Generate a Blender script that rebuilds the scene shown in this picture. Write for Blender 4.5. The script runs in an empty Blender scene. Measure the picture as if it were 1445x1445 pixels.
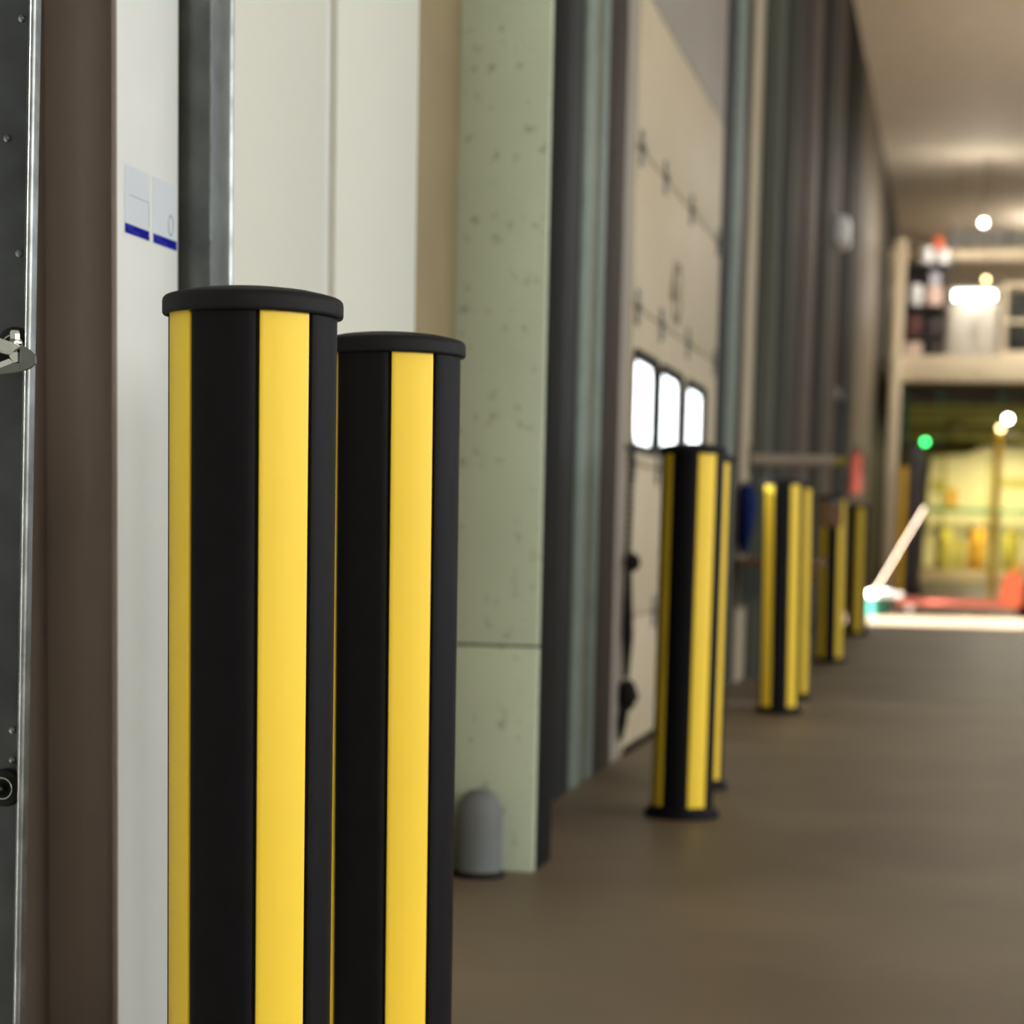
import bpy, bmesh, math, random
from mathutils import Vector, Matrix
random.seed(7)
S = bpy.context.scene
COL = S.collection
PI = math.pi

# ------------------------------------------------------------------ camera
# x: away from the dock wall (wall face at x = -1.3), y: along the wall, z: up (metres)
F_PX, CY = 3100.0, 1130.2294690229846
cam_data = bpy.data.cameras.new('camera')
cam = bpy.data.objects.new('camera', cam_data); COL.objects.link(cam)
R = Matrix(((0.98017614, -0.04465407, 0.19303042),
            (0.19702862, 0.11719026, -0.97336846),
            (0.02084357, 0.99210506, 0.12366522)))
cam.matrix_world = Matrix.Translation((0, 0, 0.92)) @ R.to_4x4()
cam_data.sensor_width = 36.0
cam_data.lens = F_PX / 1445 * 36.0
cam_data.shift_y = (CY - 722.5) / 1445
cam_data.clip_end = 200
cam_data.dof.use_dof = True
cam_data.dof.focus_distance = 2.78
cam_data.dof.aperture_fstop = 4.3
S.camera = cam

# ------------------------------------------------------------------ colour management
S.view_settings.view_transform = 'Standard'
S.view_settings.look = 'None'
S.view_settings.gamma = 1.0
S.view_settings.use_curve_mapping = False
S.view_settings.exposure = 0.0

# ------------------------------------------------------------------ world, sun, daylight
W = bpy.data.worlds.new('sky'); S.world = W; W.use_nodes = True
bg = W.node_tree.nodes['Background']
bg.inputs[0].default_value = (0.86, 0.93, 1.0, 1)
bg.inputs[1].default_value = 2.2

sd = bpy.data.lights.new('sun', 'SUN'); sd.energy = 150; sd.angle = math.radians(0.6); sd.color = (1, .96, .9)
sun = bpy.data.objects.new('sun', sd); COL.objects.link(sun)
el = math.radians(22)
sun.rotation_euler = Vector((math.cos(el), 0.0, -math.sin(el))).to_track_quat('-Z', 'Y').to_euler()

def area(name, loc, target, sx, sy, power, color=(1, 1, 1)):
    d = bpy.data.lights.new(name, 'AREA'); d.shape = 'RECTANGLE'; d.size = sx; d.size_y = sy
    d.energy = power; d.color = color
    o = bpy.data.objects.new(name, d); COL.objects.link(o); o.location = loc
    o.rotation_euler = (Vector(target) - Vector(loc)).to_track_quat('-Z', 'Y').to_euler()
    return o
# daylight through the window bays of the opposite wall
WIN = [(-4.4, 0.4), (1.6, 6.4), (7.6, 12.4), (13.6, 18.4), (19.6, 24.4), (25.6, 30.4)]
DAY = [290, 250, 150, 18, 15, 40]
for (a, b), p in zip(WIN, DAY):
    area('window_daylight', (8.9, (a + b) / 2, 2.7), (0, (a + b) / 2, 2.6), b - a - .2, 3.2, p * 1.3, (1.0, .99, .96))
area('window_daylight', (3.6, -5.9, 2.7), (3.0, 3, 2.2), 4.6, 3.2, 340, (1.0, .99, .96))  # added fill light behind the camera; this end wall has no window

# ------------------------------------------------------------------ materials
def mat(name, col, rough=.5, metal=0.0, var=.06, scale=6.0, bump=0.0, bscale=60.0, spec=.5, stretch=(1, 1, 1), col2=None, coat=0):
    m = bpy.data.materials.new(name); m.use_nodes = True
    n = m.node_tree.nodes; l = m.node_tree.links
    b = n['Principled BSDF']
    b.inputs['Roughness'].default_value = rough; b.inputs['Metallic'].default_value = metal
    b.inputs['Specular IOR Level'].default_value = spec
    if coat: b.inputs['Coat Weight'].default_value = coat
    tc = n.new('ShaderNodeTexCoord'); mp = n.new('ShaderNodeMapping'); mp.inputs['Scale'].default_value = stretch
    l.new(tc.outputs['Object'], mp.inputs['Vector'])
    nz = n.new('ShaderNodeTexNoise'); nz.inputs['Scale'].default_value = scale; nz.inputs['Detail'].default_value = 5
    l.new(mp.outputs[0], nz.inputs['Vector'])
    rp = n.new('ShaderNodeValToRGB'); rp.color_ramp.elements[0].position = .3; rp.color_ramp.elements[1].position = .7
    c2 = col2 if col2 else tuple(max(0, c * (1 - var * 2)) for c in col)
    rp.color_ramp.elements[0].color = (*c2, 1); rp.color_ramp.elements[1].color = (*col, 1)
    l.new(nz.outputs['Fac'], rp.inputs['Fac']); l.new(rp.outputs['Color'], b.inputs['Base Color'])
    if bump:
        n2 = n.new('ShaderNodeTexNoise'); n2.inputs['Scale'].default_value = bscale; n2.inputs['Detail'].default_value = 3
        l.new(mp.outputs[0], n2.inputs['Vector'])
        bp = n.new('ShaderNodeBump'); bp.inputs['Strength'].default_value = bump; bp.inputs['Distance'].default_value = .01
        l.new(n2.outputs['Fac'], bp.inputs['Height']); l.new(bp.outputs[0], b.inputs['Normal'])
    return m
def emit(name, col, s):
    m = bpy.data.materials.new(name); m.use_nodes = True
    n = m.node_tree.nodes; n.remove(n['Principled BSDF'])
    e = n.new('ShaderNodeEmission'); e.inputs[0].default_value = (*col, 1); e.inputs[1].default_value = s
    m.node_tree.links.new(e.outputs[0], n['Material Output'].inputs[0]); return m
def pane_mat(name, tint):
    m = bpy.data.materials.new(name); m.use_nodes = True
    n = m.node_tree.nodes; l = m.node_tree.links; n.remove(n['Principled BSDF'])
    t = n.new('ShaderNodeBsdfTransparent'); t.inputs[0].default_value = (*tint, 1)
    g = n.new('ShaderNodeBsdfGlossy'); g.inputs['Roughness'].default_value = .05
    mx = n.new('ShaderNodeMixShader'); mx.inputs[0].default_value = .12
    l.new(t.outputs[0], mx.inputs[1]); l.new(g.outputs[0], mx.inputs[2]); l.new(mx.outputs[0], n['Material Output'].inputs[0])
    return m
def milky_mat(name, col, f):
    m = pane_mat(name, (.9, .95, 1.0)); n = m.node_tree.nodes; l = m.node_tree.links
    t = n.new('ShaderNodeBsdfTranslucent'); t.inputs[0].default_value = (*col, 1)
    mx = n.new('ShaderNodeMixShader'); mx.inputs[0].default_value = f
    src = n['Material Output'].inputs[0].links[0].from_socket
    l.new(src, mx.inputs[1]); l.new(t.outputs[0], mx.inputs[2]); l.new(mx.outputs[0], n['Material Output'].inputs[0])
    return m
def spotted(name, col, spot, rough=.8):
    """painted concrete with sparse dark pock marks"""
    m = mat(name, col, rough, 0, .05, 3.0, .25, 90)
    n = m.node_tree.nodes; l = m.node_tree.links; b = n['Principled BSDF']
    src = b.inputs['Base Color'].links[0].from_socket
    tc = [x for x in n if x.type == 'TEX_COORD'][0]
    v = n.new('ShaderNodeTexNoise'); v.inputs['Scale'].default_value = 26; v.inputs['Detail'].default_value = 2
    l.new(tc.outputs['Object'], v.inputs['Vector'])
    r = n.new('ShaderNodeValToRGB'); r.color_ramp.elements[0].position = .62; r.color_ramp.elements[1].position = .72
    r.color_ramp.elements[0].color = (0, 0, 0, 1); r.color_ramp.elements[1].color = (.6, .6, .6, 1)
    l.new(v.outputs['Fac'], r.inputs['Fac'])
    mx = n.new('ShaderNodeMixRGB'); mx.inputs[2].default_value = (*spot, 1)
    l.new(r.outputs['Color'], mx.inputs[0]); l.new(src, mx.inputs[1]); l.new(mx.outputs[0], b.inputs['Base Color'])
    return m

M = {}
M['black'] = mat('black_plastic', (.0065, .006, .0068), .5, 0, .1, 30, .05, 400, .08)
M['cap'] = mat('cap_plastic', (.0085, .008, .009), .55, 0, .1, 30, .12, 700, .14)
M['yellow'] = mat('yellow_plastic', (.86, .60, .045), .42, 0, .02, 8, .02, 300, .25)
M['white'] = mat('white_painted_steel', (.60, .62, .59), .5, 0, .03, 5, 0, 60, .25)
M['offwhite'] = mat('offwhite_panel', (.58, .59, .52), .55, 0, .03, 60, .1, 200, .2, (1, 14, .3))
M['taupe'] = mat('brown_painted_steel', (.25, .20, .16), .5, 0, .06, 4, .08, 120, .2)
M['tan'] = mat('tan_panel', (.24, .19, .105), .6, 0, .05, 5, 0, 60, .2)
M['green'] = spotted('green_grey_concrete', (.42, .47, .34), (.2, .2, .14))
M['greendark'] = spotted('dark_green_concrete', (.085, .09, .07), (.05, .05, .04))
M['galv'] = mat('galvanised_steel', (.36, .38, .37), .34, 1, .25, 18, .05, 60)
M['galvdark'] = mat('dull_galvanised_steel', (.15, .165, .16), .42, .85, .2, 14, .05, 60)
M['chrome'] = mat('zinc_bright_steel', (.62, .63, .56), .22, 1, .15, 40)
M['rubber'] = mat('black_rubber', (.009, .009, .008), .75, 0, .1, 20, 0, 60, .1)
M['slate'] = mat('slate_grey_steel', (.022, .024, .027), .6, 0, .1, 8, 0, 60, .15)
M['sage'] = mat('sage_green_steel', (.19, .235, .205), .5, 0, .1, 10, 0, 60, .25)
M['olive'] = mat('olive_steel', (.16, .15, .07), .5, 0, .1, 10, 0, 60, .25)
M['brown'] = mat('dark_brown_steel', (.035, .026, .018), .6, 0, .1, 8, 0, 60, .15)
M['beige'] = mat('beige_door_paint', (.50, .42, .29), .5, 0, .04, 3, 0, 60, .25)
M['beigelight'] = mat('beige_frame_paint', (.30, .265, .22), .55, 0, .04, 3, 0, 60, .25)
M['stencil'] = mat('stencil_paint', (.17, .13, .075), .7, 0, .1, 20, 0, 60, .2)
M['greybrown'] = mat('grey_brown_steel', (.10, .08, .062), .6, 0, .08, 8, 0, 60, .2)
M['darkgrey'] = mat('dark_grey_cladding', (.042, .044, .037), .65, 0, .1, 6, 0, 60, .15)
M['cream'] = mat('cream_paint', (.74, .62, .43), .5, 0, .04, 3, 0, 60, .3)
M['concrete_floor'] = mat('brown_concrete_floor', (.17, .127, .082), .5, 0, .1, 1.3, .05, 40, .25, (1, 1, 1), (.115, .083, .052))
M['ceiling'] = mat('ceiling_sheet', (.74, .66, .53), .7, 0, .05, 4)
M['wallback'] = mat('plain_wall', (.42, .37, .3), .7, 0, .05, 2)
M['apron'] = mat('outside_concrete', (.4, .39, .36), .8, 0, .08, 2)
M['blue'] = mat('label_blue', (.004, .006, .20), .7, 0, .02, 5, 0, 60, .05)
M['paper'] = mat('label_paper', (.50, .54, .585), .5, 0, .02, 5, 0, 60, .2)
M['print'] = mat('label_pale_print', (.03, .045, .36), .6, 0, .02, 5, 0, 60, .1)
M['line'] = mat('label_line', (.12, .14, .18), .6, 0, .02, 5)
M['glass'] = pane_mat('clear_glazing', (.95, .98, 1.0))
M['acrylic'] = milky_mat('milky_acrylic_glazing', (.18, .19, .2), .7)
M['wood'] = mat('brown_wood', (.20, .11, .06), .6, 0, .2, 12, .1, 60, .2, (1, 8, 8))
M['bluecloth'] = mat('blue_cloth', (.006, .018, .10), .9, 0, .2, 25, .3, 60, .1)
M['red'] = mat('red_paint', (.66, .15, .11), .5, 0, .05, 6)
M['teal'] = mat('teal_plastic', (.012, .10, .072), .5, 0, .05, 6, 0, 60, .2)
M['whiteplastic'] = mat('white_plastic', (.85, .85, .84), .4, 0, .02, 6)
M['handle'] = mat('pale_wood_handle', (.45, .33, .24), .6, 0, .05, 8)
M['yellowpost'] = mat('yellow_post_paint', (.62, .36, .02), .5, 0, .05, 6)
M['paleyellow'] = mat('pale_yellow_paint', (.85, .79, .45), .5, 0, .05, 3)
M['olivewall'] = mat('olive_wall', (.34, .32, .07), .7, 0, .15, 1.2)
M['tealrail'] = mat('green_rail_paint', (.10, .32, .16), .5, 0, .05, 6)
M['amber'] = mat('amber_drum', (.8, .45, .05), .5, 0, .1, 5)
M['olivedrum'] = mat('olive_yellow_drum', (.55, .50, .08), .5, 0, .1, 5)
M['darkbox'] = mat('dark_cabinet', (.045, .035, .035), .5, 0, .1, 5)
M['darkred'] = mat('dark_red_box', (.12, .04, .03), .6, 0, .1, 5)
M['pink'] = mat('pinkish_sack', (.72, .52, .42), .8, 0, .06, 8)
M['lilac'] = mat('lilac_grey_plastic', (.55, .54, .6), .5, 0, .06, 8)
M['orange'] = mat('orange_red_paint', (.78, .15, .06), .45, 0, .05, 6)
M['trackweb'] = mat('dark_track_steel', (.055, .06, .06), .45, .7, .2, 14, .05, 60)
M['dimbeige'] = mat('dim_beige_panel', (.23, .185, .13), .6, 0, .04, 3, 0, 60, .2)
M['armbrown'] = mat('arm_brown_paint', (.30, .24, .19), .6, 0, .05, 8)
M['edge'] = mat('raw_edge', (.24, .20, .165), .6, 0, .05, 30)  # shade tone for the white panel's edge
M['cabinetpaint'] = mat('cream_white_cabinet_paint', (.56, .52, .44), .5, 0, .03, 4)
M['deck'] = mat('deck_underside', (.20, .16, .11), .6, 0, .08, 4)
M['zincgreen'] = mat('green_zinc_steel', (.16, .175, .15), .4, .6, .1, 30)
M['printdark'] = mat('dim_olive_paint', (.22, .19, .03), .6, 0, .05, 6)
M['bumper'] = mat('grey_rubber_bumper', (.11, .12, .12), .7, 0, .08, 12)
M['lamp'] = emit('lamp_white', (1, .95, .85), 26)
M['lampamber'] = emit('lamp_amber', (1, .82, .35), 9)
M['lampgreen'] = emit('lamp_green', (.05, 1, .18), 9)
M['tube'] = emit('tube_white', (1, .96, .88), 14)
M['lumi'] = emit('luminaire_white', (1, .93, .8), 4)

# ------------------------------------------------------------------ mesh helpers
class MB:
    def __init__(s): s.v = []; s.f = []
    def add(s, vs, fs):
        o = len(s.v); s.v += [tuple(v) for v in vs]; s.f += [tuple(i + o for i in f) for f in fs]; return s
    def box(s, x0, x1, y0, y1, z0, z1, bev=0.0):
        if bev <= 0:
            vs = [(x, y, z) for x in (x0, x1) for y in (y0, y1) for z in (z0, z1)]
            fs = [(0, 1, 3, 2), (4, 6, 7, 5), (0, 4, 5, 1), (2, 3, 7, 6), (0, 2, 6, 4), (1, 5, 7, 3)]
            return s.add(vs, fs)
        bm = bmesh.new(); bmesh.ops.create_cube(bm, size=1)
        for v in bm.verts:
            v.co = Vector(((x0 + x1) / 2 + v.co.x * (x1 - x0), (y0 + y1) / 2 + v.co.y * (y1 - y0), (z0 + z1) / 2 + v.co.z * (z1 - z0)))
        bmesh.ops.bevel(bm, geom=bm.edges[:], offset=bev, segments=2, affect='EDGES', profile=.5)
        bm.verts.index_update()
        s.add([v.co[:] for v in bm.verts], [[v.index for v in f.verts] for f in bm.faces]); bm.free(); return s
    def lathe(s, prof, n=32, c=(0, 0, 0), axis='Z'):
        def tr(r, h, a):
            p = (r * math.cos(a), r * math.sin(a), h)
            if axis == 'X': p = (p[2], p[0], p[1])
            if axis == 'Y': p = (p[1], p[2], p[0])
            return (p[0] + c[0], p[1] + c[1], p[2] + c[2])
        vs = []; fs = []; k = len(prof)
        for i in range(n):
            for r, h in prof: vs.append(tr(max(r, 1e-5), h, 2 * PI * i / n))
        for i in range(n):
            j = (i + 1) % n
            for q in range(k - 1): fs.append((i * k + q, j * k + q, j * k + q + 1, i * k + q + 1))
        if prof[0] != prof[-1]: fs.append(tuple(i * k for i in range(n))[::-1]); fs.append(tuple(i * k + k - 1 for i in range(n)))
        return s.add(vs, fs)
    def prism(s, poly, z0, z1):
        n = len(poly)
        vs = [(x, y, z0) for x, y in poly] + [(x, y, z1) for x, y in poly]
        fs = [(i, (i + 1) % n, n + (i + 1) % n, n + i) for i in range(n)] + [tuple(range(n))[::-1], tuple(range(n, 2 * n))]
        return s.add(vs, fs)
    def tube(s, pts, r, n=10):
        pts = [Vector(p) for p in pts]; rs = r if isinstance(r, (list, tuple)) else [r] * len(pts)
        vs = []; fs = []; up = Vector((0, 0, 1))
        for i, p in enumerate(pts):
            d = (pts[min(i + 1, len(pts) - 1)] - pts[max(i - 1, 0)]).normalized()
            a = d.cross(up if abs(d.z) < .95 else Vector((0, 1, 0))).normalized(); b = d.cross(a)
            for k in range(n):
                t = 2 * PI * k / n; vs.append(p + (a * math.cos(t) + b * math.sin(t)) * rs[i])
        for i in range(len(pts) - 1):
            for k in range(n):
                q = (k + 1) % n; fs.append((i * n + k, i * n + q, (i + 1) * n + q, (i + 1) * n + k))
        fs.append(tuple(range(n))[::-1]); fs.append(tuple(range((len(pts) - 1) * n, len(pts) * n)))
        return s.add(vs, fs)
    def sphere(s, c, r, n=16, m=10, sz=1.0):
        prof = [(r * math.sin(PI * i / m), -r * sz * math.cos(PI * i / m)) for i in range(m + 1)]
        return s.lathe(prof, n, c)
    def build(s, name, m, parent=None, loc=None, smooth=True, label=None):
        me = bpy.data.meshes.new(name); me.from_pydata(s.v, [], s.f)
        bm = bmesh.new(); bm.from_mesh(me); bmesh.ops.recalc_face_normals(bm, faces=bm.faces[:]); bm.to_mesh(me); bm.free()
        if smooth:
            me.shade_smooth(); me.set_sharp_from_angle(angle=math.radians(35))
        me.materials.append(m)
        o = bpy.data.objects.new(name, me); COL.objects.link(o)
        if parent: o.parent = parent
        if loc: o.location = loc
        if label: o['label'] = label
        return o

def tag(o, label, cat, group=None, kind=None):
    o['label'] = label; o['category'] = cat
    if group: o['group'] = group
    if kind: o['kind'] = kind
    return o
def thing(name, label, cat, loc=(0, 0, 0), rz=0, group=None):
    o = bpy.data.objects.new(name, None); COL.objects.link(o); o.empty_display_size = .1
    o.location = loc; o.rotation_euler = (0, 0, rz)
    return tag(o, label, cat, group)
def struct(o, label=None):
    o['kind'] = 'structure'
    if label: o['label'] = label
    return o
def copy_tree(o, parent=None):
    c = o.copy(); COL.objects.link(c)
    if parent: c.parent = parent
    for ch in [k for k in bpy.data.objects if k.parent == o]: copy_tree(ch, c)
    return c

# ================================================================== the setting
struct(MB().box(-1.62, 9.2, -6, 50, -.2, 0).build('floor', M['concrete_floor']), 'brown polished concrete floor of the loading hall')
struct(MB().box(-22, -1.62, -20, 60, -.35, -.12).build('ground', M['apron']), 'concrete yard outside the dock doors')
struct(MB().box(-1.75, 9.3, -6.2, 50.3, 6.5, 6.7).build('ceiling', M['ceiling']), 'pale sheet ceiling high over the hall')
struct(MB().box(-1.75, 9.3, 50, 50.3, 0, 6.5).build('wall_back', M['wallback']), 'far end wall of the hall')
struct(MB().box(-1.75, 9.3, -6.3, -6, 0, 6.5).build('wall_front', M['wallback']), 'near end wall of the hall')
wr = MB()
wr.box(9.0, 9.3, -6, 50, 0, 1.0); wr.box(9.0, 9.3, -6, 50, 4.4, 6.5)
prev = -6
for a, b in WIN: wr.box(9.0, 9.3, prev, a, 1.0, 4.4); prev = b
wr.box(9.0, 9.3, prev, 50, 1.0, 4.4)
struct(wr.build('wall_right', M['wallback']), 'wall with tall window bays opposite the dock doors')
for i, (a, b) in enumerate(WIN):
    w = struct(MB().box(9.12, 9.14, a, b, 1.0, 4.4).build('window_%d' % (i + 1), M['glass']), 'tall window bay opposite the dock doors')
    fr = MB()
    for k in range(4):
        y = a + (b - a) * k / 3; fr.box(9.08, 9.18, max(a, y - .04), min(b, y + .04), 1.0, 4.4)
    fr.box(9.08, 9.18, a, b, 1.0, 1.08); fr.box(9.08, 9.18, a, b, 4.32, 4.4)
    fr.build('window_frame', M['galvdark'], w)

wl = MB()
H = 6.5
for y0, y1, z0 in ((-6, -.3, 0), (-.3, 2.9, 3.03), (2.9, 8.86, 0), (8.86, 11.94, 3.03), (11.94, 23.1, 0), (23.1, 25.85, 2.5), (25.85, 50, 0)):
    wl.box(-1.72, -1.47, y0, y1, z0, H)
wall = struct(wl.build('wall_left', M['darkgrey']), 'dock wall of cladding strips and doors')
def strip(name, m, x, y0, y1, z0=0.0, z1=H, label=None, xb=-1.47, bev=.004):
    return MB().box(xb, x, y0, y1, z0, z1, bev).build(name, M[m], wall, label=label)
# around the first dock door
strip('cladding_strip', 'darkgrey', -1.32, -6, -.3)
strip('jamb_panel', 'taupe', -1.2995, 3.41, 3.575, label='brown painted jamb in shade')
strip('jamb_panel', 'taupe', -1.462, 2.95, 3.41, label='brown painted jamb in shade')
# white sheet panel and a tan strip painting its folded edge in shade
MB().box(-1.2995, -1.291, 3.285, 3.555, 0, H, .0012).build('cover_panel', M['white'], wall, label='white steel cover panel with blue stickers')
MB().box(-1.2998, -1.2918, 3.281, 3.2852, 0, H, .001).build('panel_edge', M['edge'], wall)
# insulated wall panels
strip('wall_panel', 'offwhite', -1.302, 3.60, 4.465, label='off-white insulated wall panel')
strip('wall_panel', 'offwhite', -1.302, 4.545, 5.24, label='off-white insulated wall panel')
strip('joint_strip', 'white', -1.308, 4.468, 4.512); strip('joint_strip', 'tan', -1.316, 4.512, 4.545)
strip('cladding_strip', 'tan', -1.312, 5.24, 5.73, label='tan cladding strip beside concrete pillar')
# strips between the green pillar and the window door
strip('seal_strip', 'rubber', -1.33, 5.97, 7.20, label='black rubber seal strip')
strip('cladding_strip', 'slate', -1.30, 7.22, 7.50)
strip('seal_strip', 'rubber', -1.31, 7.50, 7.60)
strip('guide_rail', 'sage', -1.298, 7.61, 7.80); strip('guide_rail', 'olive', -1.312, 7.80, 7.95); strip('guide_rail', 'sage', -1.30, 7.96, 8.08)
strip('cladding_strip', 'brown', -1.30, 8.10, 8.52)
strip('door_jamb', 'beigelight', -1.305, 8.53, 8.80)
strip('lintel_panel', 'beigelight', -1.30, 8.82, 11.94, 3.045, H)
strip('lintel_panel', 'taupe', -1.34, -.3, 2.92, 3.045, H)
# strips beyond the window door
strip('seal_strip', 'slate', -1.30, 11.935, 12.42); strip('guide_rail', 'sage', -1.285, 12.46, 12.88)
strip('cladding_strip', 'brown', -1.30, 12.92, 13.40); strip('door_jamb', 'beige', -1.29, 13.44, 13.98)
strip('seal_strip', 'rubber', -1.32, 14.4, 15.95)
strip('cladding_strip', 'darkgrey', -1.30, 15.98, 17.65); strip('cladding_strip', 'brown', -1.31, 17.68, 17.98)
strip('guide_rail', 'greybrown', -1.29, 18.0, 19.36); strip('seal_strip', 'rubber', -1.32, 19.4, 20.35)
strip('cladding_strip', 'darkgrey', -1.30, 20.4, 22.15); strip('guide_rail', 'greybrown', -1.30, 22.2, 23.08)
strip('seal_strip', 'rubber', -1.31, 23.1, 25.85, 2.52, H)
strip('cladding_strip', 'darkgrey', -1.31, 25.87, 27.3)
strip('cladding_strip', 'dimbeige', -1.29, 27.35, 32.5, label='beige cladding panel'); strip('cladding_strip', 'greybrown', -1.30, 32.6, 36.2)
strip('cladding_strip', 'slate', -1.30, 36.25, 38.6); strip('cladding_strip', 'greybrown', -1.30, 38.65, 50)

# ------------------------------------------------------------------ door_1: nearest dock door, its track shows at the picture edge
def section_door(name, y0, y1, xf, labels, holes=None, win_section=None, zh=.62, n=5):
    d = bpy.data.objects.new(name, None); COL.objects.link(d); struct(d, labels)
    panels = []
    for k in range(n):
        z0 = -.05 + k * zh if k else .015; z1 = -.05 + (k + 1) * zh - .008
        mb = MB()
        if holes and k == win_section:
            hz0, hz1 = 1.268, 1.618
            mb.box(xf - .045, xf, y0, y1, z0, hz0); mb.box(xf - .045, xf, y0, y1, hz1, z1)
            e = y0
            for a, b in holes: mb.box(xf - .045, xf, e, a, hz0, hz1); e = b
            mb.box(xf - .045, xf, e, y1, hz0, hz1)
        else:
            mb.box(xf - .045, xf, y0, y1, z0, z1, .006)
        if k < n - 1: mb.box(xf - .044, xf - .022, y0, y1, z1 - .002, z1 + .02)
        panels.append(mb.build('door_panel', M['beige'] if holes else M['white'], d))
    return d, panels
d1, _ = section_door('door_1', -.25, 2.86, -1.43, 'nearest dock door with its steel track and rollers')
tr = MB()
tr.box(-1.42, -1.288, 2.935, 2.94, 0, 3.2)
trk = tr.build('track', M['trackweb'], d1)
lp = MB()
pf = [(-1.2765, 2.9025), (-1.2735, 2.9)] + [(-1.2708 + .0035 * math.sin(t), 2.9035 - .0035 * math.cos(t)) for t in (0, .4, .8, 1.2, 1.57)] + [(-1.2673, 2.92), (-1.284, 2.938), (-1.292, 2.938), (-1.292, 2.934)]
lp.prism(pf, 0, 3.2); lp.v = [(x - .006, y, z) for x, y, z in lp.v]; lip = lp.build('track_lip', M['galv'], d1, label='bright rounded steel lip')
def tilt(o):  # the track leans a little, top towards the hall
    c = Vector((-1.27, 2.92, .95))
    o.matrix_world = Matrix.Translation(c) @ Matrix.Rotation(.024, 4, 'Y') @ Matrix.Translation(-c) @ o.matrix_world
tilt(trk); tilt(lip)
for x, z in ((-1.2985, 1.284), (-1.3136, .6164), (-1.3136, .573), (-1.292, 1.60), (-1.315, 1.44)):
    MB().lathe([(.0052, 0), (.005, -.002), (.003, -.0042), (.0001, -.005)], 16, (x, 2.935, z), 'Y').build('rivet', M['galvdark'], d1)
for z, xo in ((1.155, 0), (.535, -.021)):
    cx = -1.298 + xo
    rl = MB().lathe([(.0001, -.004), (.009, -.004), (.0095, -.009), (.014, -.010), (.0255, -.009), (.027, -.006), (.027, .007), (.0001, .008)], 32, (cx, 2.922, z), 'Y').build('roller', M['rubber'], d1, label='black track roller')
    MB().lathe([(.0145, -.0135), (.0158, -.0135), (.0158, -.0095), (.0145, -.0095), (.0145, -.0135)], 28, (cx, 2.922, z), 'Y').build('roller_ring', M['chrome'], rl)
    MB().tube([(cx, 2.925, z), (cx, 2.80, z)], .0055, 12).build('axle', M['chrome'], rl)
# bright roller bracket reaching in from the left
br = MB()
def rot_pts(poly, y0, y1, mb):
    n = len(poly); vs = [(x, y0, z) for x, z in poly] + [(x, y1, z) for x, z in poly]
    fs = [(i, (i + 1) % n, n + (i + 1) % n, n + i) for i in range(n)] + [tuple(range(n)), tuple(range(n, 2 * n))[::-1]]
    mb.add(vs, fs)
rot_pts([(-1.2966, 1.1629), (-1.2671, 1.1567), (-1.2495, 1.1513), (-1.2358, 1.146), (-1.2437, 1.1414), (-1.2511, 1.1346), (-1.2633, 1.1386), (-1.2968, 1.1412)], 2.796, 2.803, br)
rot_pts([(-1.297, 1.1203), (-1.2674, 1.1241), (-1.2526, 1.1296), (-1.2458, 1.1242), (-1.2675, 1.116), (-1.2971, 1.1121)], 2.796, 2.803, br)
rot_pts([(-1.40, 1.12), (-1.262, 1.119), (-1.258, 1.14), (-1.268, 1.15), (-1.40, 1.155)], 2.801, 2.84, br)
brk = br.build('hinge_bracket', M['chrome'], d1, label='shiny zinc hinge bracket')
b2 = MB(); rot_pts([(-1.2968, 1.1412), (-1.2673, 1.1377), (-1.2511, 1.1333), (-1.2526, 1.1296), (-1.2674, 1.1241), (-1.297, 1.1203)], 2.798, 2.805, b2)
b2.build('bracket_slot', M['rubber'], brk, label='black slot in bracket')
b3 = MB(); rot_pts([(-1.2501, 1.1324), (-1.2437, 1.1378), (-1.2378, 1.1369), (-1.2379, 1.1252), (-1.2428, 1.1238)], 2.790, 2.80, b3)
b3.build('bracket_clip', M['chrome'], brk)
b5 = MB(); rot_pts([(-1.2363, 1.1478), (-1.2231, 1.1406), (-1.2158, 1.1334), (-1.2157, 1.1235), (-1.2243, 1.1167), (-1.238, 1.1125), (-1.2368, 1.1378)], 2.795, 2.802, b5)
b5.build('bracket_cup', M['zincgreen'], brk, label='grey-green bracket end')
b6 = MB(); rot_pts([(-1.2972, 1.1058), (-1.2675, 1.1087), (-1.2429, 1.1116), (-1.237, 1.1135), (-1.2369, 1.1234), (-1.2458, 1.1242), (-1.2675, 1.116), (-1.2971, 1.1121)], 2.794, 2.802, b6)
b6.build('bracket_flange', M['zincgreen'], brk)
b4 = MB(); b4.lathe([(.0001, 0), (.0065, 0), (.0072, .002), (.0072, .013), (.0055, .0155), (.0001, .0155)], 6, (-1.2573, 2.825, 1.1535))
b4.lathe([(.0105, -.002), (.0105, .0005)], 20, (-1.2573, 2.825, 1.1535)); b4.build('bolt', M['chrome'], brk)

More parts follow.
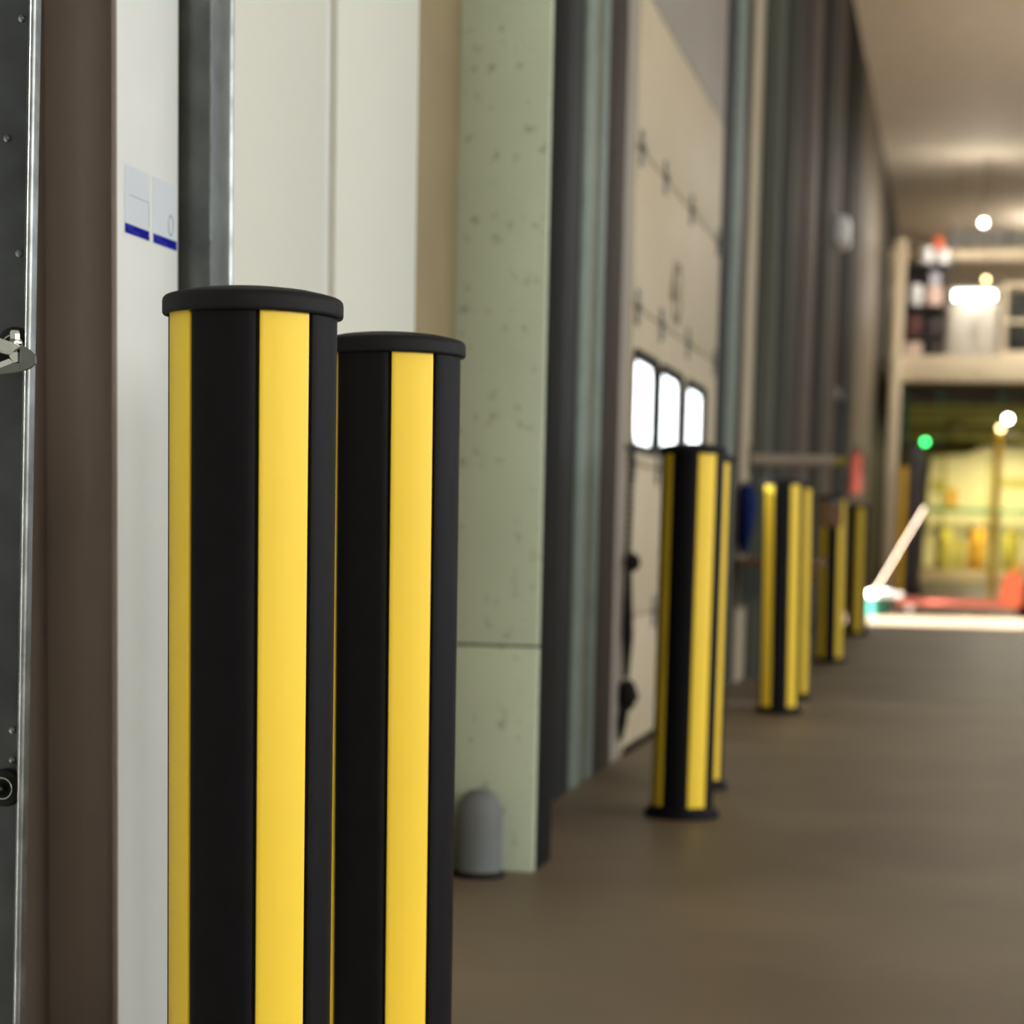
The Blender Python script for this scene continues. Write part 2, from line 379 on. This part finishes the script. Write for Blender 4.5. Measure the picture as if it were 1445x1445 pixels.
# ------------------------------------------------------------------ door_2: beige sectional door with three windows
holes = [(8.87, 9.59), (9.69, 10.46), (10.64, 11.44)]
d2, P2 = section_door('door_2', 8.82, 11.93, -1.30, 'beige sectional dock door with three bright windows', holes, 2, .62, 5)
def rrect(a, b, c, d, r, n=5):
    pts = []
    for cx, cz, s in ((b - r, d - r, 0), (a + r, d - r, 1), (a + r, c + r, 2), (b - r, c + r, 3)):
        for k in range(n + 1):
            t = PI / 2 * (s + k / n); pts.append((cx + r * math.cos(t), cz + r * math.sin(t)))
    return pts
for a, b in holes:
    o_ = rrect(a - .014, b + .014, 1.240, 1.646, .06); i_ = rrect(a, b, 1.268, 1.618, .07); n = len(o_)
    mb = MB(); x0, x1 = -1.30, -1.291
    vs = [(x0, *p) for p in o_] + [(x1, *p) for p in o_] + [(x1, *p) for p in i_] + [(-1.335, *p) for p in i_]
    fs = []
    for q in range(3):
        for i in range(n):
            j = (i + 1) % n; fs.append((q * n + i, q * n + j, (q + 1) * n + j, (q + 1) * n + i))
    mb.add(vs, fs); mb.build('window_frame', M['rubber'], P2[2], label='black rubber window frame')
    MB().box(-1.325, -1.321, a - .02, b + .02, 1.25, 1.636).build('pane', M['acrylic'], P2[2])
for k in (1, 2, 3, 4):
    z = -.054 + .62 * k
    for y in (8.92, 9.66, 10.62, 11.80):
        hb = MB().box(-1.30, -1.292, y - .035, y + .035, z - .07, z + .07, .003); hb.tube([(-1.288, y - .03, z), (-1.288, y + .03, z)], .010, 10)
        hb.build('hinge', M['galvdark'], P2[k])
MB().box(-1.335, -1.296, 8.87, 11.93, 0, .035, .004).build('bottom_seal', M['rubber'], d2, label='black rubber bottom seal')
fc = bpy.data.curves.new('number', 'FONT'); fc.body = '43'; fc.size = .40; fc.extrude = .0008; fc.align_x = 'CENTER'; fc.offset = .004
fo = bpy.data.objects.new('number_tmp', fc); COL.objects.link(fo)
dg = bpy.context.evaluated_depsgraph_get(); nm = bpy.data.meshes.new_from_object(fo.evaluated_get(dg)); nm.materials.clear(); nm.materials.append(M['stencil'])
bpy.data.objects.remove(fo)
num = bpy.data.objects.new('door_number', nm); COL.objects.link(num); num.parent = P2[3]
num.matrix_local = Matrix(((0, 0, 1, -1.2985), (1, 0, 0, 10.13), (0, 1, 0, 1.855), (0, 0, 0, 1))); num['label'] = 'faded stencilled number 43'

# ------------------------------------------------------------------ door_3: open doorway the sun comes through
d3 = bpy.data.objects.new('door_3', None); COL.objects.link(d3); struct(d3, 'open doorway letting a band of sun across the floor')
jb = MB(); jb.box(-1.74, -1.29, 23.1, 23.16, 0, 2.5); jb.box(-1.74, -1.29, 25.79, 25.85, 0, 2.5); jb.box(-1.74, -1.29, 23.16, 25.79, 2.44, 2.5)
jb.build('door_frame', M['rubber'], d3)

# ================================================================== bollards
def arc_shell(r0, r1, half, fillet, n=14):
    """cross-section of one shell panel centred on +X, edges rolled in"""
    pts = []
    for k in range(n + 1):
        a = -half + 2 * half * k / n
        pts.append((r1, a))
    e = fillet / r1
    outer = [(r1 - fillet, -half), (r1 - fillet * .3, -half + e * .3)] + [(r1, -half + e + (2 * half - 2 * e) * k / n) for k in range(n + 1)] + [(r1 - fillet * .3, half - e * .3), (r1 - fillet, half)]
    inner = [(r0, half - 2 * half * k / 8) for k in range(9)]
    return [(r * math.cos(a), r * math.sin(a)) for r, a in outer + inner]
BH = 1.2
def make_bollard():
    t = thing('bollard', '', 'bollard')
    b = MB(); b.lathe([(.108, 0), (.116, .003), (.117, .016), (.114, .022), (.104, .026), (.102, .036), (.098, .038), (.085, .038)], 44)
    base = b.build('base_plate', M['black'], t)
    MB().lathe([(.085, .03), (.085, 1.17)], 40).build('core_tube', M['black'], t)
    hy = math.radians(18.6); hb = math.radians(24.6)
    for k in range(4):
        y = MB().prism(arc_shell(.082, .0942, hy, .002), .034, 1.172).build('yellow_strip', M['yellow'], t, label='bright yellow strip')
        y.rotation_euler.z = k * PI / 2
        d = MB().prism(arc_shell(.082, .0955, hb, .005), .032, 1.172).build('black_panel', M['black'], t)
        d.rotation_euler.z = k * PI / 2 + PI / 4
    cap = MB().lathe([(.088, 1.168), (.0965, 1.168), (.0975, 1.166), (.1010, 1.166), (.1022, 1.1675), (.1025, 1.170), (.1025, 1.1815), (.1018, 1.185), (.0995, 1.1878), (.096, 1.1895), (.088, 1.1918), (.07, 1.1957), (.05, 1.1983), (.025, 1.2), (.0001, 1.2006)], 72)
    cap.build('cap', M['cap'], t, label='black domed cap with overhanging rim')
    return t
proto = make_bollard()
BOL = [(-.835, 2.56, -49, 'black and yellow bollard in sharp focus, nearest and tallest in the row'),
       (-.812, 3.15, -57, 'slightly blurred black and yellow bollard just behind the sharpest one'),
       (-.835, 7.05, -55, 'black and yellow bollard before the left end of the three-window door'),
       (-.89, 7.85, -36, 'black and yellow bollard mostly hidden behind the one at the three-window door'),
       (-.858, 11.3, -40, 'black and yellow bollard past the three-window door, beside the hanging blue cloth'),
       (-.875, 12.3, -26, 'bollard seen only as a sliver right of the one beside the blue cloth'),
       (-.86, 16.0, -42, 'dim black and yellow bollard, second from the far end of the row'),
       (-.865, 20.4, -80, 'smallest and farthest black and yellow bollard, below the red fire extinguisher')]
for i, (x, y, a, lab) in enumerate(BOL):
    o = proto if i == 0 else copy_tree(proto)
    o.location = (x, y, 0); o.rotation_euler = (0, [0, -.004, 0.002, 0, -.016, -.016, -.016, -.01][i], math.radians(a))
    tag(o, lab, 'bollard', 'yellow striped bollards along the dock wall')
    # the lean is about the world y axis, after the turn about z
    o.matrix_world = Matrix.Translation((x, y, 0)) @ Matrix.Rotation(o.rotation_euler.y, 4, 'Y') @ Matrix.Rotation(math.radians(a), 4, 'Z') @ Matrix.Diagonal((1.05, 1.05, .9965, 1))

# ================================================================== posts, pillars and things on the wall
p = thing('steel_post', 'galvanised steel post rising behind the sharp bollard beside white panel', 'post', (-1.286, 3.635, 0))
c = MB(); c.box(-.014, .0435, -.055, .045, 0, H, .002); c.build('post_body', M['galvdark'], p)
c = MB(); c.tube([(.0375, .053, 0), (.0375, .053, H)], .0085, 16); c.build('post_edge', M['galv'], p, label='bright rounded steel edge')
MB().box(.0415, .0445, -.0565, -.0535, 1.385, H).build('weld_line', M['galv'], p)

gp = thing('concrete_pillar', 'pale green painted concrete pillar with dark pock marks behind the second bollard', 'pillar', (-1.19, 6.03, 0))
def pillar_mesh(w0, w1, d, z0, z1):
    return MB().box(w0, w1, -d, d - .57, z0, z1, .004)
pillar_mesh(-.13, .115, .30, 0, .603).build('lower_block', M['green'], gp)
pillar_mesh(-.13, .115, .30, .609, H).build('upper_block', M['green'], gp)
MB().box(-.11, .117, -.27, -.05, 0, H, .004).build('edge_seal', M['rubber'], gp, label='black rubber edge seal')
MB().box(-.10, .105, -.29, -.27, .60, .612).build('joint', M['greendark'], gp)
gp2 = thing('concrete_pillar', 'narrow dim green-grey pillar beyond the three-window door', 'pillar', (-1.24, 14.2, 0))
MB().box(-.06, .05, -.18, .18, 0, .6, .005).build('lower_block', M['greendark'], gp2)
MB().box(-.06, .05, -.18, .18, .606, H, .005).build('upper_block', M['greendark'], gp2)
bp = thing('rubber_bumper', 'low rounded grey rubber bumper at the foot of the pale green pillar', 'bumper', (-1.205, 5.64, 0))
MB().lathe([(.062, 0), (.062, .165), (.058, .19), (.046, .214), (.028, .228), (.0001, .233)], 32).build('dome_body', M['bumper'], bp)
MB().lathe([(.070, 0), (.070, .012), (.064, .015), (.05, .015)], 32).build('foot_ring', M['rubber'], bp)

def label_plate(y0, y1, lab, circ):
    t = thing('sticker', lab, 'sticker', (-1.2908, (y0 + y1) / 2, 1.362), 0)
    w = (y1 - y0) / 2; h = .105
    MB().box(0, .0004, -w, w, 0, h).build('paper', M['paper'], t)
    MB().box(.0003, .0008, -w + .0012, w - .0012, .0012, .0158).build('blue_band', M['blue'], t, label='dark blue band with tiny pale print')
    pr = MB(); rr = random.Random(3)
    y = -w + .008                                   # two rows of print too small to read
    for k in range(7): l = .0032; pr.box(.0007, .0010, y, y + l, .0106, .0128 + .0006 * (k % 2)); y += l + .0012
    y = -w + .010
    for k in range(16):
        l = rr.choice((.0014, .0022, .003)); pr.box(.0007, .0009, y, y + l, .0062, .0076); y += l + .0012
    y = -w + .034
    for k in range(10): l = rr.choice((.0014, .0022, .003)); pr.box(.0007, .0009, y, y + l, .0040, .0050); y += l + .0012
    pr.box(.0007, .0010, w - .010, w - .0085, .005, .0105)
    pr.build('tiny_print', M['print'], t)['kind'] = 'stuff'
    ln = MB()
    if circ:
        cy, cz, r = w - .0295, .0385, .0165
        pts = [(.0005, cy + r * .62 * math.cos(2 * PI * k / 36), cz + r * math.sin(2 * PI * k / 36)) for k in range(37)]
        ln.tube(pts, .0008, 6); ln.build('circle_outline', M['line'], t)
    else:
        ln.box(.0003, .0007, w - .003, w - .0022, .022, .06); ln.box(.0003, .0007, -w + .02, w - .003, .06, .0608); ln.build('thin_line', M['line'], t)
    return t
label_plate(3.313, 3.421, 'blue and white sticker on white panel, the one farther left', False)
label_plate(3.437, 3.548, 'blue and white sticker with a circle outline, next to steel post', True)

# pull chain hanging at the edge of door_2
pc = thing('pull_chain', 'black bead chain with strap and knobs hanging down beside the beige door', 'chain', (-1.278, 8.72, 0))
bd = MB()
for k in range(34): bd.sphere((0, .0 + .012 * math.sin(k * .25), 1.235 - k * .027), .0145, 8, 6)
bd.build('bead_chain', M['rubber'], pc)['kind'] = 'stuff'
MB().tube([(0, .01, .84), (0, .02, .62), (.003, .02, .50), (.003, .012, .33)], [.010, .020, .024, .012], 8).build('strap', M['rubber'], pc)
MB().sphere((.012, .03, .79), .034, 14, 8, 1.1).build('knob', M['rubber'], pc)
mb = MB(); mb.sphere((.006, .02, .26), .042, 14, 10, 1.6); mb.sphere((.022, .08, .25), .026, 10, 8, .8); mb.build('pull_grip', M['rubber'], pc)
MB().tube([(0, .01, .22), (-.004, -.02, .15), (-.006, -.05, .085)], [.02, .02, .01], 8).build('tail', M['rubber'], pc)
MB().box(-.01, .008, -.02, .012, .318, .335, .003).build('ferrule', M['beigelight'], pc, label='pale ferrule')
tag(pc, pc['label'], 'chain')
MB().box(-.025, .008, -.012, .012, 1.235, 1.255, .003).build('hook', M['galvdark'], pc)

# cloth, writing shelf, swing arm beyond door_2
cl = MB(); n = 14; rows = [(1.21, .03, .035), (1.16, .055, .06), (1.08, .07, .09), (1.0, .065, .10), (.9, .05, .07), (.8, .02, .045), (.775, .012, .03)]
vs = []; fs = []
for z, a, b in rows:
    for k in range(n):
        t = 2 * PI * k / n; w = 1 + .18 * math.sin(3 * t + z * 5)
        vs.append((a * w * math.cos(t), b * w * math.sin(t), z))
for r in range(len(rows) - 1):
    for k in range(n): q = (k + 1) % n; fs.append((r * n + k, r * n + q, (r + 1) * n + q, (r + 1) * n + k))
fs.append(tuple(range(n))); fs.append(tuple(range((len(rows) - 1) * n, len(rows) * n)))
cl.add(vs, fs)
o = cl.build('cloth', M['bluecloth'], None, (-1.262, 13.45, 0)); tag(o, 'dark blue cloth hanging on the wall left of the striped bollard', 'cloth')
MB().tube([(-.03, 0, 1.22), (.01, 0, 1.22), (.015, 0, 1.235)], .006, 8).build('hook', M['galvdark'], o)

sh = thing('writing_shelf', 'small brown wooden wall shelf behind the bollard beside the blue cloth', 'shelf', (-1.28, 13.5, 0))
MB().box(0, .50, -.15, .25, .72, .765, .004).build('shelf_board', M['wood'], sh)
MB().box(.0, .46, .18, .21, .64, .72, .003).build('apron_board', M['wood'], sh)
for y in (-.1, .2):
    m_ = MB(); rot_pts([(0, .72), (.3, .72), (0, .45)], y - .01, y + .01, m_); m_.build('bracket', M['galvdark'], sh)
sa = thing('swing_arm', 'horizontal brown steel arm with yellow tip standing out from the wall', 'arm', (-1.29, 13.9, 1.37))
MB().tube([(0, 0, 0), (.53, 0, -.002)], .036, 14).build('arm_tube', M['armbrown'], sa)
MB().tube([(.53, 0, -.002), (.60, 0, -.004)], [.030, .030], 14).build('tip', M['printdark'], sa, label='yellow tip')
MB().box(-.01, .015, -.06, .06, -.09, .09, .004).build('wall_plate', M['greybrown'], sa)
cb = thing('clipboard', 'brown clipboard hanging from the swing arm near its yellow tip', 'clipboard', (-.765, 13.9, .965))
MB().box(-.062, .062, -.006, .006, 0, .165, .003).build('board', M['wood'], cb)
MB().box(-.03, .03, -.014, -.004, .135, .165, .003).build('clip', M['galvdark'], cb)
MB().tube([(0, 0, .16), (0, 0, .386)], .003, 6).build('cord', M['rubber'], cb)

fe = thing('fire_extinguisher', 'small red fire extinguisher hanging on the wall above the farthest bollard', 'extinguisher', (-1.16, 25.0, 1.36))
fe.location = (-1.19, 26.2, 1.40)
MB().lathe([(.06, 0), (.075, .015), (.075, .40), (.06, .44), (.025, .47), (.025, .49), (.0001, .49)], 24).build('cylinder_body', M['red'], fe)
MB().box(-.025, .05, -.012, .012, .49, .53, .004).build('valve_handle', M['darkbox'], fe)
MB().tube([(.03, -.02, .48), (.085, -.03, .42), (.09, -.03, .2)], .012, 8).build('hose', M['rubber'], fe)
MB().box(-.13, -.06, -.03, .03, .2, .3).build('wall_bracket', M['galvdark'], fe)
eb = thing('bulkhead_lamp', 'white boxed lamp high on the dark wall strips', 'lamp', (-1.30, 22.5, 3.85))
MB().box(0, .12, -.3, .3, -.08, .16, .01).build('housing', M['whiteplastic'], eb)
MB().box(.015, .105, -.27, .27, -.10, -.078).build('diffuser', M['lilac'], eb)

# ================================================================== mop bucket, mop, pallet truck in the sun band
bk = thing('mop_bucket', 'teal bucket with white rim standing in the band of sun', 'bucket', (-.84, 25.46, 0))
MB().lathe([(.10, .0), (.115, .02), (.135, .215), (.138, .22), (.12, .22), (.105, .03), (.0001, .03)], 28).build('bucket_body', M['teal'], bk)
MB().lathe([(.128, .215), (.146, .22), (.15, .25), (.146, .285), (.13, .29), (.125, .25), (.128, .215)], 28).build('rim', M['whiteplastic'], bk)
MB().box(.12, .27, -.08, .08, .215, .265, .015).build('wringer', M['whiteplastic'], bk)
mp_ = thing('mop', 'pale long-handled mop leaning in the teal bucket', 'mop', (-.865, 25.50, .05))
MB().tube([(-.03, .0, .22), (.14, .04, .52), (.31, .08, .84), (.50, .12, 1.19)], .010, 14).build('handle', M['handle'], mp_)
MB().lathe([(.04, 0), (.06, .03), (.05, .15), (.03, .22)], 14, (-.02, -.08, 0)).build('mop_head', M['whiteplastic'], mp_)

pt = thing('pallet_truck', 'red pallet truck with low forks pointing at the teal bucket', 'pallet truck', (.50, 26.12, 0))
for y in (-.19, .19):
    f = MB().box(-1.14, .06, y - .08, y + .08, .125, .195, .012).build('fork', M['red'], pt)
    MB().lathe([(.0001, -.06), (.045, -.06), (.045, .06), (.0001, .06)], 16, (-1.0, y, .085), 'Y').build('fork_roller', M['whiteplastic'], f)
m_ = MB(); rot_pts([(-.02, .12), (.26, .12), (.28, .40), (.20, .53), (.10, .53), (.05, .45)], -.24, .24, m_); m_.build('body', M['orange'], pt)
MB().lathe([(.05, .1), (.05, .62), (.03, .64), (.0001, .64)], 16, (.19, 0, 0)).build('pump', M['amber'], pt)
for y in (-.07, .07):
    MB().lathe([(.0001, -.03), (.06, -.03), (.098, -.022), (.1, 0), (.098, .022), (.06, .03), (.0001, .03)], 22, (.30, y, .1), 'Y').build('steer_wheel', M['rubber'], pt)
MB().box(.26, .34, -.04, .04, .10, .40, .01).build('wheel_fork', M['darkbox'], pt)
MB().tube([(.24, 0, .45), (.34, 0, .75), (.42, 0, 1.15)], .02, 10).build('tow_bar', M['red'], pt)
MB().tube([(.42, -.14, 1.2), (.42, .14, 1.2)], .018, 10).build('grip', M['rubber'], pt)

# ================================================================== mezzanine at the far end
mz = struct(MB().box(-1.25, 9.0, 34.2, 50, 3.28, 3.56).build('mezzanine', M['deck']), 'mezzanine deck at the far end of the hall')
MB().box(-1.0, 9.0, 34.0, 34.2, 3.22, 3.60, .01).build('edge_beam', M['cream'], mz, label='cream steel edge beam')
for y in (37.5, 42, 46): MB().box(-1.25, 9.0, y - .09, y + .09, 3.06, 3.28).build('deck_beam', M['deck'], mz)
for x in (-1.0, 2.4, 5.8): MB().box(x - .08, x + .08, 33.9, 33.99, 0, 5.3, .01).build('column', M['cream'], mz, label='cream steel column')
MB().box(-1.2, 9.0, 35.1, 35.22, 5.12, 5.30, .01).build('head_beam', M['cream'], mz)
for x in (-1.12, 2.4, 5.8): MB().box(x - .06, x + .06, 35.1, 35.22, 3.56, 5.12).build('head_post', M['cream'], mz)
MB().box(-1.25, 9.0, 44.0, 44.2, 3.56, 6.5).build('partition', M['wallback'], mz)

wc = thing('cabinet', 'tall white cabinet on the mezzanine below the glaring tube lamp', 'cabinet', (.11, 34.6, 3.56))
MB().box(-.37, .37, -.2, .2, 0, .86, .01).build('cabinet_body', M['cabinetpaint'], wc)
for s in (-1, 1):
    dd = MB().box(min(s * .005, s * .36), max(s * .005, s * .36), -.215, -.2, .03, .83, .003).build('door', M['cabinetpaint'], wc)
    MB().box(min(s * .03, s * .045), max(s * .03, s * .045), -.235, -.213, .38, .5).build('handle', M['galv'], dd)
def glow(parent, p, col=(1, .93, .82), loc=(0, -.15, -.02)):
    d = bpy.data.lights.new('lamp_glow', 'POINT'); d.energy = p; d.color = col; d.shadow_soft_size = .06
    o = bpy.data.objects.new('lamp_glow', d); COL.objects.link(o); o.location = loc; o.parent = parent
tl = thing('tube_lamp', 'glaring white tube lamp above the white mezzanine cabinet', 'lamp', (.10, 34.4, 4.52))
MB().tube([(-.30, 0, 0), (.30, 0, 0)], .06, 12).build('tube', M['tube'], tl)
MB().box(-.34, .34, -.03, .07, .05, .09).build('housing', M['whiteplastic'], tl)
for x in (-.3, .3): MB().tube([(x, .02, .08), (x, .02, 2.0)], .004, 5).build('hanger_wire', M['galvdark'], tl)
glow(tl, 3)
def bulb(name, lab, loc, r, m, wire=None):
    t = thing(name, lab, 'lamp', loc)
    MB().sphere((0, 0, 0), r, 14, 10).build('bulb', M[m], t)
    MB().lathe([(r * .5, r * .8), (r * .6, r * 1.8), (.0001, r * 1.9)], 12).build('socket', M['darkbox'], t)
    if wire: MB().tube([(0, 0, r * 1.5), (0, 0, wire)], .006, 6).build('wire', M['darkbox'], t)
    return t
_p = bulb('pendant_lamp', 'bright white pendant lamp highest in the photo, over the mezzanine', (.184, 34.0, 5.53), .045, 'lamp', .97)
glow(_p, 40)
bulb('pendant_lamp', 'round white lamp just above the glaring tube lamp', (.26, 34.3, 4.74), .04, 'lampamber', 1.76)

rk = thing('rack', 'dark shelving rack on the mezzanine left of the white cabinet', 'rack', (-.62, 34.72, 3.56))
for x in (-.33, .29):
    for y in (-.2, .2): MB().box(x - .018, x + .018, y - .018, y + .018, 0, 1.45).build('upright', M['darkbox'], rk)
for z in (.02, .36, .80, 1.42): MB().box(-.35, .31, -.22, .22, z, z + .03).build('shelf', M['darkbox'], rk)
MB().box(-.35, .31, .2, .22, 0, 1.45).build('back_panel', M['darkbox'], rk)
def drum(name, lab, loc, r, h, m, cat='drum', group=None):
    t = thing(name, lab, cat, loc, 0, group)
    MB().lathe([(r * .96, 0), (r, .02), (r, h * .32), (r * 1.03, h * .34), (r, h * .36), (r, h * .64), (r * 1.03, h * .66), (r, h * .68), (r, h - .02), (r * .96, h), (.0001, h)], 22).build('drum_body', M[m], t)
    MB().lathe([(r * .9, h), (r * .9, h + .03), (.0001, h + .03)], 18).build('lid', M['darkbox' if m != 'whiteplastic' else 'whiteplastic'], t)
    return t
def crate(name, lab, loc, a, b, h, m, cat='box'):
    t = thing(name, lab, cat, loc)
    MB().box(-a, a, -b, b, 0, h, .008).build('box_body', M[m], t)
    MB().box(-a - .008, a + .008, -b - .008, b + .008, h, h + .025, .004).build('lid', M[m], t)
    return t
drum('white_drum', 'white drum on the rack shelf, nearest the cream column', (-.775, 34.64, 4.39), .105, .28, 'whiteplastic')
crate('crate', 'pinkish box on the rack shelf right of the white drum', (-.50, 34.64, 4.39), .12, .12, .245, 'pink')
crate('crate', 'orange box on the rack shelf behind the pinkish box', (-.50, 34.85, 4.39), .10, .06, .3, 'amber')
drum('white_drum', 'cream white drum on top of the rack, nearest the cream column', (-.64, 34.66, 5.01), .10, .22, 'whiteplastic')
drum('white_drum', 'cream white drum on top of the rack, nearer the white cabinet', (-.40, 34.66, 5.01), .105, .18, 'whiteplastic')
crate('crate', 'red crate stacked on the white drum on top of the rack', (-.46, 34.68, 5.22), .07, .10, .16, 'orange')
crate('crate', 'lilac grey box on the rack shelf beneath the white drums', (-.50, 34.64, 4.66), .07, .08, .20, 'lilac')
crate('crate', 'dark red box on the low rack shelf, nearest the cream column', (-.78, 34.66, 3.95), .11, .14, .26, 'darkred')
crate('crate', 'brown box on the low rack shelf, nearer the white cabinet', (-.48, 34.66, 3.95), .12, .14, .24, 'darkbox')
crate('crate', 'pinkish box at the bottom of the rack beside the cream column', (-.78, 34.64, 3.61), .13, .14, .20, 'pink')
crate('crate', 'black box at the bottom of the rack', (-.46, 34.66, 3.61), .09, .12, .22, 'darkbox')
ad = thing('air_duct', 'pale air duct hanging under the ceiling above the mezzanine', 'duct', (-.34, 38.0, 5.72))
for k in range(4):
    MB().box(k * .95 + .02, k * .95 + .93, -.12, .12, 0, .22, .02).build('duct_section', M['whiteplastic'], ad)
    MB().box(k * .95 - .01, k * .95 + .03, -.14, .14, -.02, .24).build('flange', M['galv'], ad)
    MB().tube([(k * .95 + .47, 0, .2), (k * .95 + .47, 0, .775)], .008, 6).build('hanger_rod', M['galvdark'], ad)
rl = thing('railing', 'cream mezzanine railing right of the white cabinet', 'railing', (.55, 34.15, 3.56))
for x in (0, 1.2, 2.4, 3.6): MB().box(x - .025, x + .025, -.025, .025, 0, 1.12).build('post', M['cream'], rl)
for z in (.55, 1.08): MB().tube([(0, 0, z), (3.6, 0, z)], .03, 10).build('rail', M['cream'], rl)
MB().box(0, 3.6, -.01, .01, 0, .12).build('toe_board', M['cream'], rl)
crate('crate', 'dark grey machine box behind the mezzanine railing', (1.05, 34.9, 3.56), .42, .4, 1.0, 'darkgrey')

# ------------------------------------------------------------------ yellow machine bay below the mezzanine
struct(MB().box(-1.25, 9.0, 49.6, 49.95, 0, 3.25).build('wall_bay', M['olivewall']), 'olive yellow rear wall of the machine bay')
ls = MB().box(-.75, 3.5, 47.2, 47.6, 0, .22, .01).build('trim_1', M['cream']); struct(ls, 'pale kerb along the machine bay')
mc = thing('machine_enclosure', 'large pale yellow machine enclosure glowing under the mezzanine', 'machine', (0, 48.3, 0))
m_ = MB(); rot_pts([(-.70, .25), (3.2, .25), (3.2, 2.85), (.55, 2.85), (.15, 2.66), (-.62, 2.6)], 0, .9, m_); m_.build('housing', M['paleyellow'], mc)
MB().box(-.55, -.25, -.03, 0, 1.85, 2.1, .01).build('control_box', M['olivedrum'], mc)
MB().box(-.25, -.02, -.03, 0, 1.45, 1.95, .01).build('orange_flap', M['amber'], mc, label='orange flap')
for x in (-.32, .62, 1.6): MB().box(x - .03, x + .03, -.04, 0, .25, 2.6).build('frame_bar', M['olivedrum'], mc)
MB().box(.85, 3.1, -.035, 0, 1.98, 2.16).build('band', M['olivedrum'], mc)
gr = thing('guard_rail', 'green guard rail in front of the pale yellow machine', 'rail', (0, 47.85, 0))
MB().tube([(-.85, 0, 1.47), (3.3, 0, 1.47)], .055, 10).build('rail', M['tealrail'], gr)
for x in (-.85, .85, 2.2, 3.3): MB().tube([(x, 0, 0), (x, 0, 1.47)], .035, 8).build('post', M['tealrail'], gr)
drum('drum', 'amber drum with dark lid on the kerb before the yellow machine', (.41, 47.4, .22), .19, .88, 'amber')
drum('drum', 'olive yellow drum with dark lid, left of the amber drum', (-.26, 47.4, .22), .17, .88, 'olivedrum')
drum('drum', 'olive drum standing right of the amber drum beyond the yellow post', (1.12, 47.4, .22), .18, .80, 'olivedrum')
crate('crate', 'small yellow crate between the two drums on the kerb', (.06, 47.4, .22), .1, .12, .62, 'olivedrum')
gn = thing('gantry', 'olive slatted gantry hanging under the mezzanine above the yellow machine', 'gantry', (0, 36.6, 0))
for k in range(5):
    MB().box(-.86, 3.4, -.03, .03, 2.46 + k * .12, 2.46 + k * .12 + .085, .006).build('slat', M['olivedrum' if k != 1 else 'printdark'], gn)
for x in (-.9, -.35, .62, 1.6, 3.4): MB().box(x - .03, x + .03, -.01, .05, 2.40, 3.28).build('hanger_bar', M['tealrail'], gn)
MB().box(-.22, .02, -.12, -.03, 2.52, 2.78, .01).build('motor', M['printdark'], gn)
def ypost(lab, x, y, h, r=.07):
    t = thing('safety_post', lab, 'post', (x, y, 0))
    MB().lathe([(r, .012), (r, h - .02), (r * .7, h), (.0001, h)], 16).build('post_tube', M['yellowpost'], t)
    MB().box(-r * 1.8, r * 1.8, -r * 1.8, r * 1.8, 0, .015).build('foot_plate', M['yellowpost'], t)
    return t
ypost('short yellow post beside the cream column under the mezzanine', -.83, 33.6, 1.93)
ypost('tall yellow post carrying two glowing lamps under the mezzanine', .545, 33.6, 2.46, .06)
bulb('signal_lamp', 'white glowing lamp, higher of the pair by the yellow post top', (.675, 34.1, 2.68), .05, 'lamp', .55)
bulb('signal_lamp', 'amber glowing lamp on top of the tall yellow post', (.565, 33.55, 2.515), .045, 'lampamber')
ct = thing('control_cabinet', 'tall dark control cabinet with green lamp beside the short yellow post', 'cabinet', (-.66, 34.4, 0))
MB().box(-.13, .13, -.15, .15, .08, 2.32, .01).build('cabinet_body', M['darkbox'], ct)
dd = MB().box(-.11, .11, -.165, -.15, .2, 2.2, .004).build('door', M['darkbox'], ct)
MB().box(.07, .085, -.185, -.163, 1.1, 1.25).build('handle', M['galv'], dd)
MB().box(-.15, .15, -.17, .17, 0, .08).build('plinth', M['rubber'], ct)
MB().sphere((.13, -.17, 2.33), .045, 14, 10).build('green_lamp', M['lampgreen'], ct, label='glowing green lamp')

# ================================================================== ceiling lamps
def lumi(loc, lab, power, col=(1, .93, .82), L=1.5, up=0):
    t = thing('ceiling_lamp', lab, 'lamp', loc, 0, None)
    MB().box(-.14, .14, -L / 2, L / 2, 0, .07, .008).build('housing', M['whiteplastic'], t)
    MB().box(-.12, .12, -L / 2 + .03, L / 2 - .03, -.012, .0).build('diffuser', M['lumi'], t)
    for s in (-1, 1): MB().tube([(0, s * L * .4, .06), (0, s * L * .4, 6.49 - loc[2])], .004, 5).build('hanger_wire', M['galvdark'], t)
    a = area('ceiling_lamp_light', (0, 0, -.03), (0, 0, -1), .24, L, power, col); a.parent = t
    if up: a = area('ceiling_lamp_uplight', (0, 0, .09), (0, 0, 1), .24, L, up, col); a.parent = t  # added uplight that lightens the ceiling over the mezzanine
for (x, y), w in zip(((2.2, 3), (2.2, 11), (3.2, 19), (3.2, 28)), ('over the first bollards', 'over the three-window door bay', 'over the far bollards', 'before the mezzanine')):
    lumi((x, y, 5.6), 'long white hanging lamp ' + w, 16)
lumi((2.1, 40.5, 5.9), 'long white hanging lamp deep above the mezzanine', 170, up=230)  # added lamp out of view, lifts the dark partition and ceiling
lumi((1.2, 32.0, 6.0), 'long white hanging lamp in front of the mezzanine edge', 170)
lumi((1.7, 41.0, 2.95), 'long lamp below the mezzanine lighting the yellow machine', 25, (1, .88, .5))
lumi((1.0, 46.2, 2.95), 'long lamp below the mezzanine close to the yellow machine', 190, (1, .88, .5), 1.2)
lumi((1.9, 35.0, 3.0), 'long lamp below the mezzanine edge lighting the olive gantry', 45, (1, .9, .6))  # added lamp out of view, put in to brighten the gantry
